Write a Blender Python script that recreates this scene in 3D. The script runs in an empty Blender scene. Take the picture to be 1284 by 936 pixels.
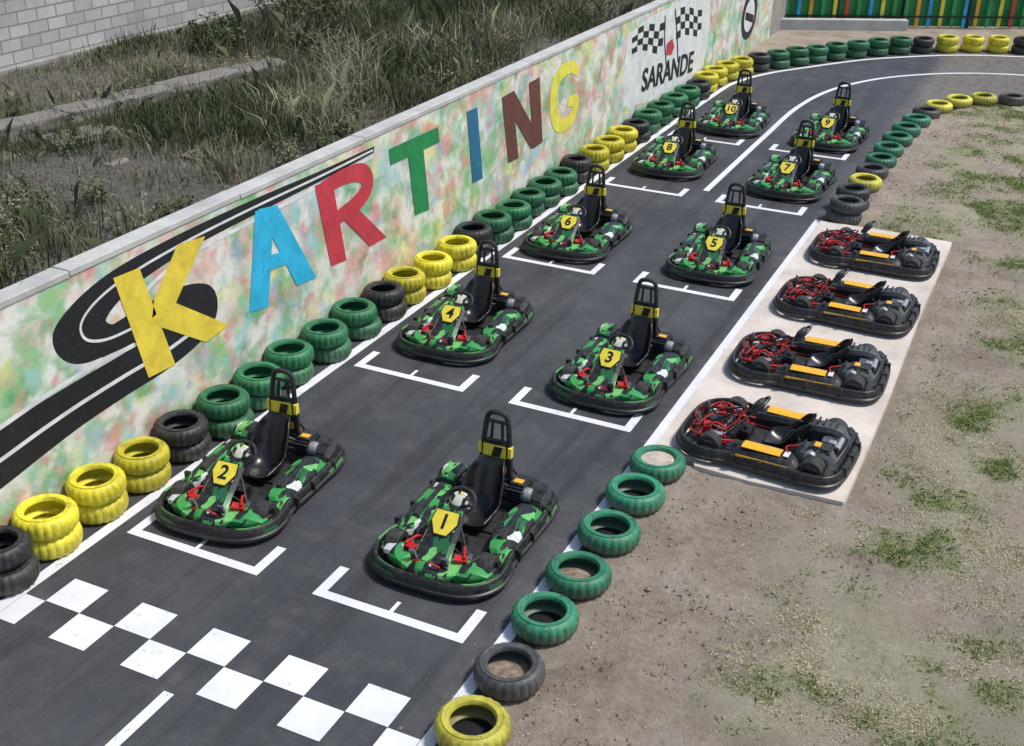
import bpy, math, random, bmesh
import numpy as np
from mathutils import Vector, Matrix, noise as mn
random.seed(7); np.random.seed(7)
scene=bpy.context.scene
COL=bpy.context.collection

# ------------------------------------------------------------------ materials
def new_mat(name):
    m=bpy.data.materials.new(name); m.use_nodes=True
    nt=m.node_tree; b=nt.nodes["Principled BSDF"]
    return m,nt,b
def N(nt,t,**kw):
    n=nt.nodes.new(t)
    for k,v in kw.items(): setattr(n,k,v)
    return n
def L(nt,a,b): nt.links.new(a,b)
def rgba(c): return (c[0],c[1],c[2],1)
def noise(nt,co,scale,detail=4,rough=.55,dist=0,w=None):
    n=N(nt,"ShaderNodeTexNoise")
    if w is not None:
        n.noise_dimensions='4D'; n.inputs["W"].default_value=w
    n.inputs["Scale"].default_value=scale; n.inputs["Detail"].default_value=detail
    n.inputs["Roughness"].default_value=rough; n.inputs["Distortion"].default_value=dist
    if co is not None: L(nt,co,n.inputs["Vector"])
    return n.outputs["Fac"]
def ramp(nt,fac,stops,interp='LINEAR'):
    r=N(nt,"ShaderNodeValToRGB"); cr=r.color_ramp; cr.interpolation=interp
    while len(cr.elements)<len(stops): cr.elements.new(.5)
    for e,(p,c) in zip(cr.elements,stops):
        e.position=p; e.color=rgba(c) if not isinstance(c,(int,float)) else (c,c,c,1)
    L(nt,fac,r.inputs["Fac"]); return r.outputs["Color"]
def mix(nt,f,a,b,bt='MIX'):
    m=N(nt,"ShaderNodeMix",data_type='RGBA',blend_type=bt)
    if isinstance(f,(int,float)): m.inputs[0].default_value=f
    else: L(nt,f,m.inputs[0])
    for i,x in ((6,a),(7,b)):
        if isinstance(x,tuple): m.inputs[i].default_value=rgba(x)
        else: L(nt,x,m.inputs[i])
    return m.outputs[2]
def math_(nt,op,a,b,c=None):
    m=N(nt,"ShaderNodeMath",operation=op)
    for i,x in enumerate((a,b,c)):
        if x is None: continue
        if isinstance(x,(int,float)): m.inputs[i].default_value=x
        else: L(nt,x,m.inputs[i])
    return m.outputs[0]
def bump(nt,b,h,strength=.3,dist=.02):
    n=N(nt,"ShaderNodeBump"); n.inputs["Strength"].default_value=strength; n.inputs["Distance"].default_value=dist
    L(nt,h,n.inputs["Height"]); L(nt,n.outputs[0],b.inputs["Normal"])
def coord(nt,kind="Object"):
    return N(nt,"ShaderNodeTexCoord").outputs[kind]
def geo(nt): return N(nt,"ShaderNodeNewGeometry").outputs["Position"]

def simple(name,c,rough=.5,metal=0,var=.25,scale=12,bmp=0,dust=0.):
    m,nt,b=new_mat(name); co=coord(nt)
    f=noise(nt,co,scale,5)
    lo=tuple(x*(1-var) for x in c); hi=tuple(min(1,x*(1+var)) for x in c)
    cc=ramp(nt,f,[(.3,lo),(.7,hi)])
    if dust: cc=mix(nt,ramp(nt,noise(nt,co,17,6,.75),[(.42,0.),(.72,dust)]),cc,(.16,.145,.12))
    L(nt,cc,b.inputs["Base Color"])
    b.inputs["Roughness"].default_value=rough; b.inputs["Metallic"].default_value=metal
    if bmp: bump(nt,b,noise(nt,co,scale*6,4),bmp,.01)
    return m

M={}
M['blackplastic']=simple("black_plastic",(.010,.010,.011),.45,0,.5,9,0,.35)
M['rubber']=simple("kart_rubber",(.014,.014,.015),.75,0,.4,20,.2,.4)
M['seat']=simple("seat_black",(.010,.010,.012),.28,0,.4,6,0,.15)
M['red']=simple("red_powdercoat",(.50,.018,.015),.35,0,.3,8)
M['steel']=simple("steel",(.35,.35,.36),.35,.9,.3,15)
M['silver']=simple("cast_aluminium",(.45,.45,.45),.45,.7,.3,20)
M['dark']=simple("dark_engine",(.022,.022,.024),.5,.2,.5,20,0,.3)
M['greycover']=simple("grey_cover",(.055,.064,.068),.42,0,.4,7,0,.4)
M['yellow']=simple("sticker_yellow",(.82,.66,.06),.35,0,.12,14)
M['orange']=simple("sticker_orange",(.80,.42,.02),.35,0,.15,14)
M['black']=simple("ink_black",(.008,.008,.008),.45,0,.2,10)
M['white']=simple("sticker_white",(.72,.72,.70),.4,0,.08,10)

def livery(name,stops,scale=5.0,seed=0.,stretch=(1.5,.55,1.0),rot=.6,fleck=.92):
    m,nt,b=new_mat(name); co=coord(nt)
    nz=N(nt,"ShaderNodeTexNoise"); nz.inputs["Scale"].default_value=4; L(nt,co,nz.inputs["Vector"])
    wv=N(nt,"ShaderNodeVectorMath",operation='SCALE'); L(nt,nz.outputs["Color"],wv.inputs[0]); wv.inputs[3].default_value=.12
    ad=N(nt,"ShaderNodeVectorMath",operation='ADD'); L(nt,co,ad.inputs[0]); L(nt,wv.outputs[0],ad.inputs[1])
    mp=N(nt,"ShaderNodeMapping"); mp.inputs["Scale"].default_value=stretch; mp.inputs["Rotation"].default_value=(0,0,rot)
    mp.inputs["Location"].default_value=(seed,seed*.7,0)
    L(nt,ad.outputs[0],mp.inputs[0])
    v=N(nt,"ShaderNodeTexVoronoi"); v.inputs["Scale"].default_value=scale; v.inputs["Randomness"].default_value=1
    L(nt,mp.outputs[0],v.inputs["Vector"])
    s=N(nt,"ShaderNodeSeparateColor"); L(nt,v.outputs["Color"],s.inputs[0])
    c=ramp(nt,s.outputs[0],stops,'CONSTANT')
    if fleck<1:
        v2=N(nt,"ShaderNodeTexVoronoi"); v2.inputs["Scale"].default_value=scale*2.2; L(nt,mp.outputs[0],v2.inputs["Vector"])
        s2=N(nt,"ShaderNodeSeparateColor"); L(nt,v2.outputs["Color"],s2.inputs[0])
        c=mix(nt,ramp(nt,s2.outputs[1],[(0,0.),(fleck,1.)],'CONSTANT'),c,ramp(nt,s2.outputs[0],[(0,(.01,.01,.01)),(.5,(.62,.64,.6)),(.7,(.03,.34,.05))],'CONSTANT'))
    d=noise(nt,co,26,5,.7)
    c=mix(nt,ramp(nt,d,[(.46,0.),(.78,.55)]),c,(.12,.115,.10))
    L(nt,c,b.inputs["Base Color"]); b.inputs["Roughness"].default_value=.35
    return m
K_=(.009,.011,.010); GR=(.035,.30,.065); LG=(.16,.50,.13); DG=(.012,.12,.035)
M['livery']=livery("green_livery",[(0,K_),(.38,GR),(.54,LG),(.65,K_),(.82,DG),(.92,(.66,.70,.64))],8.5,0.,(1.5,.55,1.),.6,.88)
M['livery2']=livery("green_livery_bold",[(0,GR),(.24,K_),(.50,LG),(.64,K_),(.82,GR),(.93,(.70,.72,.68))],7.5,3.1,(1.5,.55,1.),.6,.88)
M['bumperdecal']=livery("bumper_decal",[(0,K_),(.80,DG),(.86,K_),(.95,(.10,.36,.08))],5,5.3,(1,1,.6),0,1)
M['cap']=livery("wheel_hub_cap",[(0,(.75,.64,.16)),(.3,(.25,.5,.12)),(.5,(.75,.75,.60)),(.8,(.02,.02,.02))],12,1.2)

def tire_mat(name,c,wear,mud,mz=(-2.6,1.0)):
    m,nt,b=new_mat(name); co=coord(nt)
    oi=N(nt,"ShaderNodeObjectInfo")
    add=N(nt,"ShaderNodeVectorMath",operation='ADD'); L(nt,co,add.inputs[0])
    sc=N(nt,"ShaderNodeVectorMath",operation='SCALE'); sc.inputs[0].default_value=(13,7,5); L(nt,oi.outputs["Random"],sc.inputs[3]); L(nt,sc.outputs[0],add.inputs[1])
    v=add.outputs[0]
    f=noise(nt,v,6,7,.7)
    a=tuple(x*.45 for x in c); h=tuple(min(1,x*1.3) for x in c)
    c1=ramp(nt,f,[(.3,a),(.52,c),(.75,h)])
    wn=noise(nt,v,13,7,.75)
    c2=mix(nt,ramp(nt,wn,[(wear,0.),(wear+.05,1.)]),c1,(.02,.02,.02))
    sep=N(nt,"ShaderNodeSeparateXYZ"); L(nt,co,sep.inputs[0])
    ma=math_(nt,'MULTIPLY_ADD',sep.outputs[2],mz[0],mz[1])
    mb=math_(nt,'MULTIPLY',ma,noise(nt,v,6,6,.65))
    c3=mix(nt,ramp(nt,mb,[(.16,0.),(.5,mud)]),c2,(.15,.125,.095))
    c3=mix(nt,ramp(nt,noise(nt,v,22,5,.7),[(.45,0.),(.8,.4)]),c3,(.20,.18,.14))
    hs=N(nt,"ShaderNodeHueSaturation"); L(nt,c3,hs.inputs["Color"])
    mr=N(nt,"ShaderNodeMapRange"); L(nt,oi.outputs["Random"],mr.inputs[0]); mr.inputs[3].default_value=.7; mr.inputs[4].default_value=1.2; L(nt,mr.outputs[0],hs.inputs["Value"])
    L(nt,hs.outputs[0],b.inputs["Base Color"]); b.inputs["Roughness"].default_value=.55
    bump(nt,b,noise(nt,co,60,3),.35,.005)
    return m
M['tG']=tire_mat("tire_paint_green",(.018,.175,.062),.62,.4)
M['tY']=tire_mat("tire_paint_yellow",(.74,.64,.025),.67,.3)
M['tK']=tire_mat("tire_black",(.020,.021,.022),.9,.35)
M['tGr']=tire_mat("tire_paint_green_worn",(.022,.22,.105),.60,.8,(-5.2,1.12))
M['tYr']=tire_mat("tire_paint_yellow_worn",(.66,.60,.06),.62,.8,(-5.2,1.12))
M['tKr']=tire_mat("tire_black_dusty",(.045,.048,.049),.9,.75,(-4.5,1.1))
M['inner']=simple("tire_inside",(.006,.006,.006),.9)

def asphalt():
    m,nt,b=new_mat("asphalt"); co=geo(nt)
    big=noise(nt,co,.45,6,.65); fine=noise(nt,co,60,4,.8); mid=noise(nt,co,2.4,7,.7)
    c=ramp(nt,fine,[(.3,(.020,.021,.025)),(.55,(.038,.040,.047)),(.78,(.100,.105,.115))])
    c=mix(nt,ramp(nt,big,[(.40,0.),(.66,.6)]),c,(.090,.091,.097))
    c=mix(nt,ramp(nt,mid,[(.50,0.),(.76,.5)]),c,(.125,.122,.118))
    mp=N(nt,"ShaderNodeMapping"); mp.inputs["Scale"].default_value=(3.2,.14,1); L(nt,co,mp.inputs[0])
    st=noise(nt,mp.outputs[0],1.2,5,.65)
    c=mix(nt,ramp(nt,st,[(.50,0.),(.66,.6)]),c,(.018,.018,.021))
    # sandy dust blown in from the verge
    sp=N(nt,"ShaderNodeSeparateXYZ"); L(nt,co,sp.inputs[0])
    mr=N(nt,"ShaderNodeMapRange"); L(nt,sp.outputs[0],mr.inputs[0]); mr.inputs[1].default_value=-4.1; mr.inputs[2].default_value=-3.1; mr.clamp=True
    du=math_(nt,'MULTIPLY',mr.outputs[0],noise(nt,co,5,7,.75))
    c=mix(nt,ramp(nt,du,[(.30,0.),(.62,.65)]),c,(.27,.22,.17))
    L(nt,c,b.inputs["Base Color"]); b.inputs["Roughness"].default_value=.72
    bump(nt,b,fine,.6,.008); return m
M['asphalt']=asphalt()
def paint(name,c,wear=.60):
    m,nt,b=new_mat(name); co=geo(nt)
    f=noise(nt,co,9,8,.8); g=noise(nt,co,1.7,4)
    cc=ramp(nt,g,[(.3,tuple(x*.84 for x in c)),(.7,c)])
    cc=mix(nt,ramp(nt,f,[(wear,0.),(wear+.10,.8)]),cc,(.09,.09,.09))
    L(nt,cc,b.inputs["Base Color"]); b.inputs["Roughness"].default_value=.6
    bump(nt,b,noise(nt,co,60,3),.4,.005); return m
M['line']=paint("white_road_paint",(.78,.78,.79),.585)
def concrete(name,c,sc=1.5,dirty=.5):
    m,nt,b=new_mat(name); co=geo(nt)
    f=noise(nt,co,sc,8,.65); g=noise(nt,co,35,4)
    cc=ramp(nt,f,[(.3,tuple(x*.68 for x in c)),(.6,c),(.8,tuple(min(1,x*1.1) for x in c))])
    cc=mix(nt,ramp(nt,g,[(.45,0.),(.8,dirty)]),cc,tuple(x*.6 for x in c))
    L(nt,cc,b.inputs["Base Color"]); b.inputs["Roughness"].default_value=.85
    bump(nt,b,g,.3,.008); return m
M['pad']=concrete("concrete_pad",(.68,.60,.52),1.4,.4)
M['conc']=concrete("concrete_weathered",(.34,.32,.29),2,.6)
M['cap_conc']=concrete("wall_cap",(.55,.54,.50),2,.5)
M['stone']=concrete("stone_weathered",(.24,.215,.185),2.5,.7)

def mural():
    m,nt,b=new_mat("mural_spray_paint"); co=geo(nt)
    c=ramp(nt,noise(nt,co,3,5,.6,0,0.),[(.3,(.62,.61,.48)),(.6,(.80,.78,.68))])
    def lay(c,col,w,sc,lo,hi,mx=1.,det=3):
        return mix(nt,ramp(nt,noise(nt,co,sc,det,.5,.25,w),[(lo,0.),(hi,mx)]),c,col)
    c=lay(c,(.76,.72,.22),2.1,1.7,.47,.60,.75)
    c=lay(c,(.22,.50,.20),5.3,1.7,.46,.59,.80)
    c=lay(c,(.34,.58,.58),9.7,2.0,.50,.62,.75)
    c=lay(c,(.72,.26,.24),14.1,2.0,.51,.63,.75)
    c=lay(c,(.10,.34,.13),21.4,2.4,.53,.65,.75)
    c=lay(c,(.82,.80,.73),27.4,2.6,.51,.63,.85)
    c=lay(c,(.80,.52,.46),31.2,2.6,.54,.66,.7)
    c=lay(c,(.22,.44,.20),44.2,3.4,.54,.66,.65)
    c=lay(c,(.68,.20,.22),51.2,3.2,.57,.69,.65)
    c=lay(c,(.30,.44,.62),61.2,2.9,.58,.70,.6)
    c=lay(c,(.30,.22,.14),35.2,9,.60,.75,.45,6)
    L(nt,c,b.inputs["Base Color"]); b.inputs["Roughness"].default_value=.7
    bump(nt,b,noise(nt,co,18,6),.4,.012); return m
M['mural']=mural()
def wallpaint(name,c,chip=.35): 
    m,nt,b=new_mat(name); co=geo(nt)
    f=noise(nt,co,4,6,.65)
    cc=ramp(nt,f,[(.3,tuple(x*.75 for x in c)),(.65,tuple(min(1,x*1.06) for x in c))])
    cc=mix(nt,ramp(nt,noise(nt,co,22,5,.7),[(.60,0.),(.70,chip)]),cc,(.35,.33,.29))
    L(nt,cc,b.inputs["Base Color"]); b.inputs["Roughness"].default_value=.6
    bump(nt,b,noise(nt,co,18,6),.4,.012); return m
M['wY']=wallpaint("mural_yellow",(.88,.66,.06)); M['wC']=wallpaint("mural_cyan",(.03,.48,.74))
M['wR']=wallpaint("mural_red",(.60,.045,.065)); M['wG']=wallpaint("mural_green",(.015,.25,.07))
M['wB']=wallpaint("mural_blue",(.02,.16,.27)); M['wN']=wallpaint("mural_brown",(.15,.050,.035))
M['wY2']=wallpaint("mural_pale_yellow",(.86,.76,.09)); M['wK']=wallpaint("mural_black",(.012,.012,.014),.12)
M['wW']=wallpaint("mural_white",(.78,.78,.74))

def brick():
    m,nt,b=new_mat("pale_brick"); co=geo(nt)
    s=N(nt,"ShaderNodeSeparateXYZ"); L(nt,co,s.inputs[0])
    c=N(nt,"ShaderNodeCombineXYZ"); L(nt,s.outputs[1],c.inputs[0]); L(nt,s.outputs[2],c.inputs[1])
    br=N(nt,"ShaderNodeTexBrick"); L(nt,c.outputs[0],br.inputs["Vector"])
    br.inputs["Scale"].default_value=1; br.inputs["Brick Width"].default_value=.42; br.inputs["Row Height"].default_value=.2; br.inputs["Mortar Size"].default_value=.014
    br.inputs["Color1"].default_value=(.52,.50,.48,1); br.inputs["Color2"].default_value=(.36,.35,.34,1); br.inputs["Mortar"].default_value=(.22,.21,.20,1)
    cc=mix(nt,ramp(nt,noise(nt,co,1.4,7,.7),[(.42,0.),(.72,.6)]),br.outputs["Color"],(.26,.24,.22))
    L(nt,cc,b.inputs["Base Color"]); b.inputs["Roughness"].default_value=.9
    bump(nt,b,br.outputs["Fac"],-.5,.02); return m
M['brick']=brick()

def ground_mat():
    m,nt,b=new_mat("dirt_ground"); co=geo(nt)
    at=N(nt,"ShaderNodeVertexColor"); at.layer_name="mask"
    s=N(nt,"ShaderNodeSeparateColor"); L(nt,at.outputs["Color"],s.inputs[0])
    f=noise(nt,co,1.3,8,.7); g=noise(nt,co,12,7,.8); h=noise(nt,co,60,4,.8)
    c=ramp(nt,f,[(.3,(.29,.22,.16)),(.5,(.50,.40,.31)),(.7,(.66,.56,.46))])
    c=mix(nt,ramp(nt,g,[(.42,0.),(.72,.65)]),c,(.20,.15,.105))
    c=mix(nt,ramp(nt,h,[(.52,0.),(.72,.65)]),c,(.74,.66,.55))
    gv=ramp(nt,g,[(.33,(.29,.27,.13)),(.58,(.63,.57,.38))])
    mm=math_(nt,'MULTIPLY',s.outputs[0],ramp(nt,h,[(.35,.4),(.6,.95)]))
    c=mix(nt,mm,c,gv)
    gn=mix(nt,ramp(nt,g,[(.35,0.),(.6,1.)]),(.15,.20,.06),(.38,.43,.17))
    m3=math_(nt,'MULTIPLY',s.outputs[2],ramp(nt,h,[(.4,.35),(.6,.9)]))
    c=mix(nt,m3,c,gn)
    hc=ramp(nt,g,[(.35,(.085,.077,.06)),(.65,(.28,.25,.20))])
    c=mix(nt,s.outputs[1],c,hc)
    L(nt,c,b.inputs["Base Color"]); b.inputs["Roughness"].default_value=.95
    bump(nt,b,math_(nt,'ADD',g,h),1.0,.045); return m
M['ground']=ground_mat()
def grass_mat():
    m,nt,b=new_mat("grass_blades")
    at=N(nt,"ShaderNodeVertexColor"); at.layer_name="Col"
    L(nt,at.outputs["Color"],b.inputs["Base Color"]); b.inputs["Roughness"].default_value=.7
    b.inputs["Specular IOR Level"].default_value=.2
    return m
M['grass']=grass_mat()

# ------------------------------------------------------------------ mesh builder
class MB:
    def __init__(s): s.v=[];s.f=[];s.m=[];s.sm=[]
    def add(s,vs,fs,mi=0,smooth=True):
        o=len(s.v); s.v+= [tuple(p) for p in vs]
        for f in fs: s.f.append(tuple(i+o for i in f)); s.m.append(mi); s.sm.append(smooth)
    def box(s,c,size,mi=0,rot=None,taper=1.0):
        x,y,z=[d/2 for d in size]; vs=[]
        for sz in(-1,1):
            t=taper if sz>0 else 1
            for sx,sy in((-1,-1),(1,-1),(1,1),(-1,1)): vs.append(Vector((sx*x*t,sy*y*t,sz*z)))
        if rot: 
            R=Matrix.Rotation(rot[2],3,'Z')@Matrix.Rotation(rot[1],3,'Y')@Matrix.Rotation(rot[0],3,'X'); vs=[R@p for p in vs]
        vs=[p+Vector(c) for p in vs]
        s.add(vs,[(3,2,1,0),(4,5,6,7),(0,1,5,4),(1,2,6,5),(2,3,7,6),(3,0,4,7)],mi,False)
    def tube(s,pts,r,mi=0,seg=8,closed=False):
        P=[Vector(p) for p in pts]; n=len(P); vs=[]
        up=Vector((0,0,1)); prev=None
        for i,p in enumerate(P):
            a=P[(i-1)%n] if (closed or i>0) else p; b=P[(i+1)%n] if (closed or i<n-1) else p
            t=(b-a).normalized()
            if prev is None:
                u=t.cross(up); 
                if u.length<.05: u=t.cross(Vector((1,0,0)))
            else: u=prev-t*prev.dot(t)
            u.normalize(); w=t.cross(u); prev=u
            for k in range(seg):
                an=2*math.pi*k/seg; vs.append(p+u*math.cos(an)*r+w*math.sin(an)*r)
        fs=[]
        for i in range(n if closed else n-1):
            j=(i+1)%n
            for k in range(seg):
                l=(k+1)%seg; fs.append((i*seg+k,i*seg+l,j*seg+l,j*seg+k))
        if not closed: fs.append(tuple(range(seg))[::-1]); fs.append(tuple((n-1)*seg+k for k in range(seg)))
        s.add(vs,fs,mi)
    def lathe(s,prof,axis='Z',c=(0,0,0),seg=32,mi=0,closed=True,fn=None):
        vs=[];n=len(prof)
        for k in range(seg):
            a=2*math.pi*k/seg
            for i,(r,z) in enumerate(prof):
                rr=fn(k,i,r) if fn else r
                x,y=rr*math.cos(a),rr*math.sin(a)
                p=(x,y,z) if axis=='Z' else (z,x,y)
                vs.append((p[0]+c[0],p[1]+c[1],p[2]+c[2]))
        fs=[]
        for k in range(seg):
            l=(k+1)%seg
            for i in range(n if closed else n-1):
                j=(i+1)%n; fs.append((k*n+i,l*n+i,l*n+j,k*n+j))
        s.add(vs,fs,mi)
    def loft(s,secs,mi=0,smooth=True,cap=True,closed=True):
        n=len(secs[0]); vs=[p for sec in secs for p in sec]; fs=[]
        for i in range(len(secs)-1):
            for k in range(n if closed else n-1):
                l=(k+1)%n; fs.append((i*n+k,i*n+l,(i+1)*n+l,(i+1)*n+k))
        if cap: fs.append(tuple(range(n))[::-1]); fs.append(tuple((len(secs)-1)*n+k for k in range(n)))
        s.add(vs,fs,mi,smooth)
    def mesh(s,name,mats,recalc=True,sharp=.62):
        me=bpy.data.meshes.new(name); me.from_pydata(s.v,[],s.f)
        for m in mats: me.materials.append(m)
        me.polygons.foreach_set("material_index",s.m); me.polygons.foreach_set("use_smooth",s.sm)
        me.update()
        if recalc:
            bm=bmesh.new(); bm.from_mesh(me); bmesh.ops.recalc_face_normals(bm,faces=bm.faces); bm.to_mesh(me); bm.free()
        if sharp: me.set_sharp_from_angle(angle=sharp)
        return me
def obj(name,me,parent=None,loc=(0,0,0),rot=(0,0,0),bevel=0,scale=None):
    o=bpy.data.objects.new(name,me); COL.objects.link(o); o.location=loc; o.rotation_euler=rot
    if scale: o.scale=scale
    if parent: o.parent=parent
    if bevel:
        b=o.modifiers.new("bevel",'BEVEL'); b.width=bevel; b.segments=2; b.limit_method='ANGLE'; b.angle_limit=.6
    return o
def empty(name,loc=(0,0,0),rot=(0,0,0)):
    e=bpy.data.objects.new(name,None); COL.objects.link(e); e.location=loc; e.rotation_euler=rot; e.empty_display_size=.3; return e
def catmull(P,n=8,closed=False):
    P=[Vector(p) for p in P]; out=[]; m=len(P)
    for i in range(m if closed else m-1):
        p0=P[(i-1)%m] if (closed or i>0) else P[0]*2-P[1]; p1=P[i]; p2=P[(i+1)%m]
        p3=P[(i+2)%m] if (closed or i+2<m) else P[-1]*2-P[-2]
        for k in range(n):
            t=k/n; out.append(.5*((2*p1)+(p2-p0)*t+(2*p0-5*p1+4*p2-p3)*t*t+(3*p1-p0-3*p2+p3)*t**3))
    if not closed: out.append(P[-1])
    return out
def text_mesh(name,body,mat,size,extrude=.001):
    cu=bpy.data.curves.new(name,'FONT'); cu.body=body; cu.size=size; cu.align_x='CENTER'; cu.align_y='CENTER'; cu.extrude=extrude; cu.offset=size*.02
    t=bpy.data.objects.new("tmp",cu); COL.objects.link(t); bpy.context.view_layer.update()
    me=bpy.data.meshes.new_from_object(t.evaluated_get(bpy.context.evaluated_depsgraph_get())); bpy.data.objects.remove(t)
    me.materials.clear(); me.materials.append(mat); me.name=name; return me

# ------------------------------------------------------------------ kart parts
half=[(0,-1.0),(.34,-.975),(.55,-.86),(.655,-.66),(.655,-.45),(.62,-.30),(.63,0),(.645,.4),(.65,.62),(.60,.84),(.40,.955),(0,.975)]
outline=half+[(-x,y) for x,y in half[::-1][1:-1]]
path=[(p.x,p.y) for p in catmull([(x,y,0) for x,y in outline],6,True)]
def sweep_loop(mb,path,prof,mi=0):
    n=len(path); secs=[]
    for i,(x,y) in enumerate(path):
        a=path[i-1]; b=path[(i+1)%n]; t=Vector((b[0]-a[0],b[1]-a[1])).normalized(); nx,ny=t.y,-t.x
        secs.append([(x+nx*o,y+ny*o,z) for o,z in prof])
    secs.append(secs[0]); mb.loft(secs,mi,True,False)
def bumper_mesh(green):
    mb=MB(); sweep_loop(mb,path,[(.012,.04),(.022,.05),(.022,.078),(.004,.088),(-.004,.135),(-.018,.165),(-.028,.170),(-.055,.166),(-.062,.150),(-.066,.06),(-.03,.04)])
    sweep_loop(mb,path,[(.0045,.095),(-.0005,.130),(-.006,.130),(-.006,.095)],1)
    sweep_loop(mb,path,[(-.030,.1735),(-.052,.1705),(-.050,.165),(-.032,.165)],1)
    for sx in(-1,1):
        for y in(-.22,.10,.52): mb.box((sx*.63,y,.115),(.06,.035,.12))
    for sx in(-.3,0,.3): mb.box((sx,.95,.12),(.05,.06,.13))
    mb.box((0,.86,.17),(.95,.08,.08))
    return mb.mesh("bumper",[M['blackplastic'],M['bumperdecal'] if green else M['blackplastic']],sharp=.5)
def wheel(mb,x,y,r,w):
    h=w/2; prof=[(r*.55,-h),(r*.92,-h),(r,-h*.8),(r,h*.8),(r*.92,h),(r*.55,h)]
    mb.lathe(prof,'X',(x,y,r),24,0)
    mb.lathe([(.0,-h*.3),(r*.56,-h*.3),(r*.56,h*.75),(r*.46,h*.8),(r*.44,h*.5),(0,h*.5)],'X',(x,y,r),16,1,False)
    mb.lathe([(.0,h*.3),(r*.56,h*.3),(r*.56,-h*.75),(r*.46,-h*.8),(r*.44,-h*.5),(0,-h*.5)],'X',(x,y,r),16,1,False)
def wheels_mesh():
    mb=MB()
    for s in(-1,1): wheel(mb,s*.47,-.55,.135,.14); wheel(mb,s*.47,.64,.145,.20)
    mb.tube([(-.5,.64,.142),(.5,.64,.142)],.02,1); mb.tube([(-.47,-.55,.13),(.47,-.55,.13)],.015,1)
    return mb.mesh("wheels",[M['rubber'],M['steel']])
def chassis_mesh(framemat):
    mb=MB(); r=.016
    for s in(-1,1):
        mb.tube(catmull([(s*.16,-.80,.09),(s*.20,-.6,.08),(s*.30,-.35,.08),(s*.33,.1,.08),(s*.30,.5,.09),(s*.28,.85,.12)],4),r,3)
        mb.tube([(s*.30,-.3,.08),(s*.56,-.25,.1),(s*.57,.45,.1),(s*.3,.5,.09)],r*.8,3)
        mb.tube([(s*.13,-.78,.09),(s*.13,-.86,.24),(s*.05,-.88,.28)],.010,0)
        mb.box((s*.16,-.80,.27),(.06,.02,.10),1,(.4,0,0))
        mb.tube([(s*.40,-.55,.13),(s*.03,-.42,.16)],.009,1)
        mb.tube([(s*.17,-.74,.10),(s*.42,-.60,.14)],.012,0)
        mb.tube([(s*.24,-.50,.18),(s*.12,-.36,.30),(s*.05,-.30,.42)],.012,3)
        mb.box((s*.25,-.66,.20),(.12,.07,.12),0,(.2,.1,s*.3)); mb.box((s*.30,-.56,.17),(.04,.08,.10),1,(0,0,.3))
        mb.tube([(s*.30,-.68,.27),(s*.24,-.56,.29),(s*.19,-.46,.22)],.014,0)
    mb.tube([(-.2,-.62,.09),(.2,-.62,.09)],r,0); mb.tube([(-.32,.05,.08),(.32,.05,.08)],r,3); mb.tube([(-.28,.7,.1),(.28,.7,.1)],r,3)
    mb.tube([(0,-.45,.12),(0,-.10,.50)],.012,1)
    mb.loft([[(-.30,-.90,.055),(.30,-.90,.055),(.30,-.90,.065),(-.30,-.90,.065)],[(-.52,-.72,.055),(.52,-.72,.055),(.52,-.72,.065),(-.52,-.72,.065)],[(-.40,-.66,.055),(.40,-.66,.055),(.40,-.66,.065),(-.40,-.66,.065)],[(-.40,-.4,.055),(.40,-.4,.055),(.40,-.4,.065),(-.40,-.4,.065)],[(-.55,-.3,.055),(.55,-.3,.055),(.55,-.3,.065),(-.55,-.3,.065)],[(-.55,.1,.055),(.55,.1,.055),(.55,.1,.065),(-.55,.1,.065)]],2,False)
    mb.box((0,.45,.06),(1.1,.75,.012),2)
    return mb.mesh("chassis",[M['red'],M['steel'],M['dark'],framemat])
def pod(mb,s,mi,ztop=.0):
    secs=[]
    for y,xi,xo,zt in((-.42,.44,.56,.13),(-.34,.36,.585,.20),(-.2,.32,.595,.235),(0,.31,.60,.25),(.25,.32,.605,.255),(.42,.35,.605,.24),(.52,.40,.595,.17)):
        zt+=ztop
        secs.append([(s*x,y,z) for x,z in((xi,.07),(xi,zt-.05),(xi+.03,zt),((xi+xo)/2,zt+.012),(xo-.05,zt-.012),(xo-.01,zt-.06),(xo,.12),(xo,.07))])
    mb.loft(secs,mi)
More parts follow.
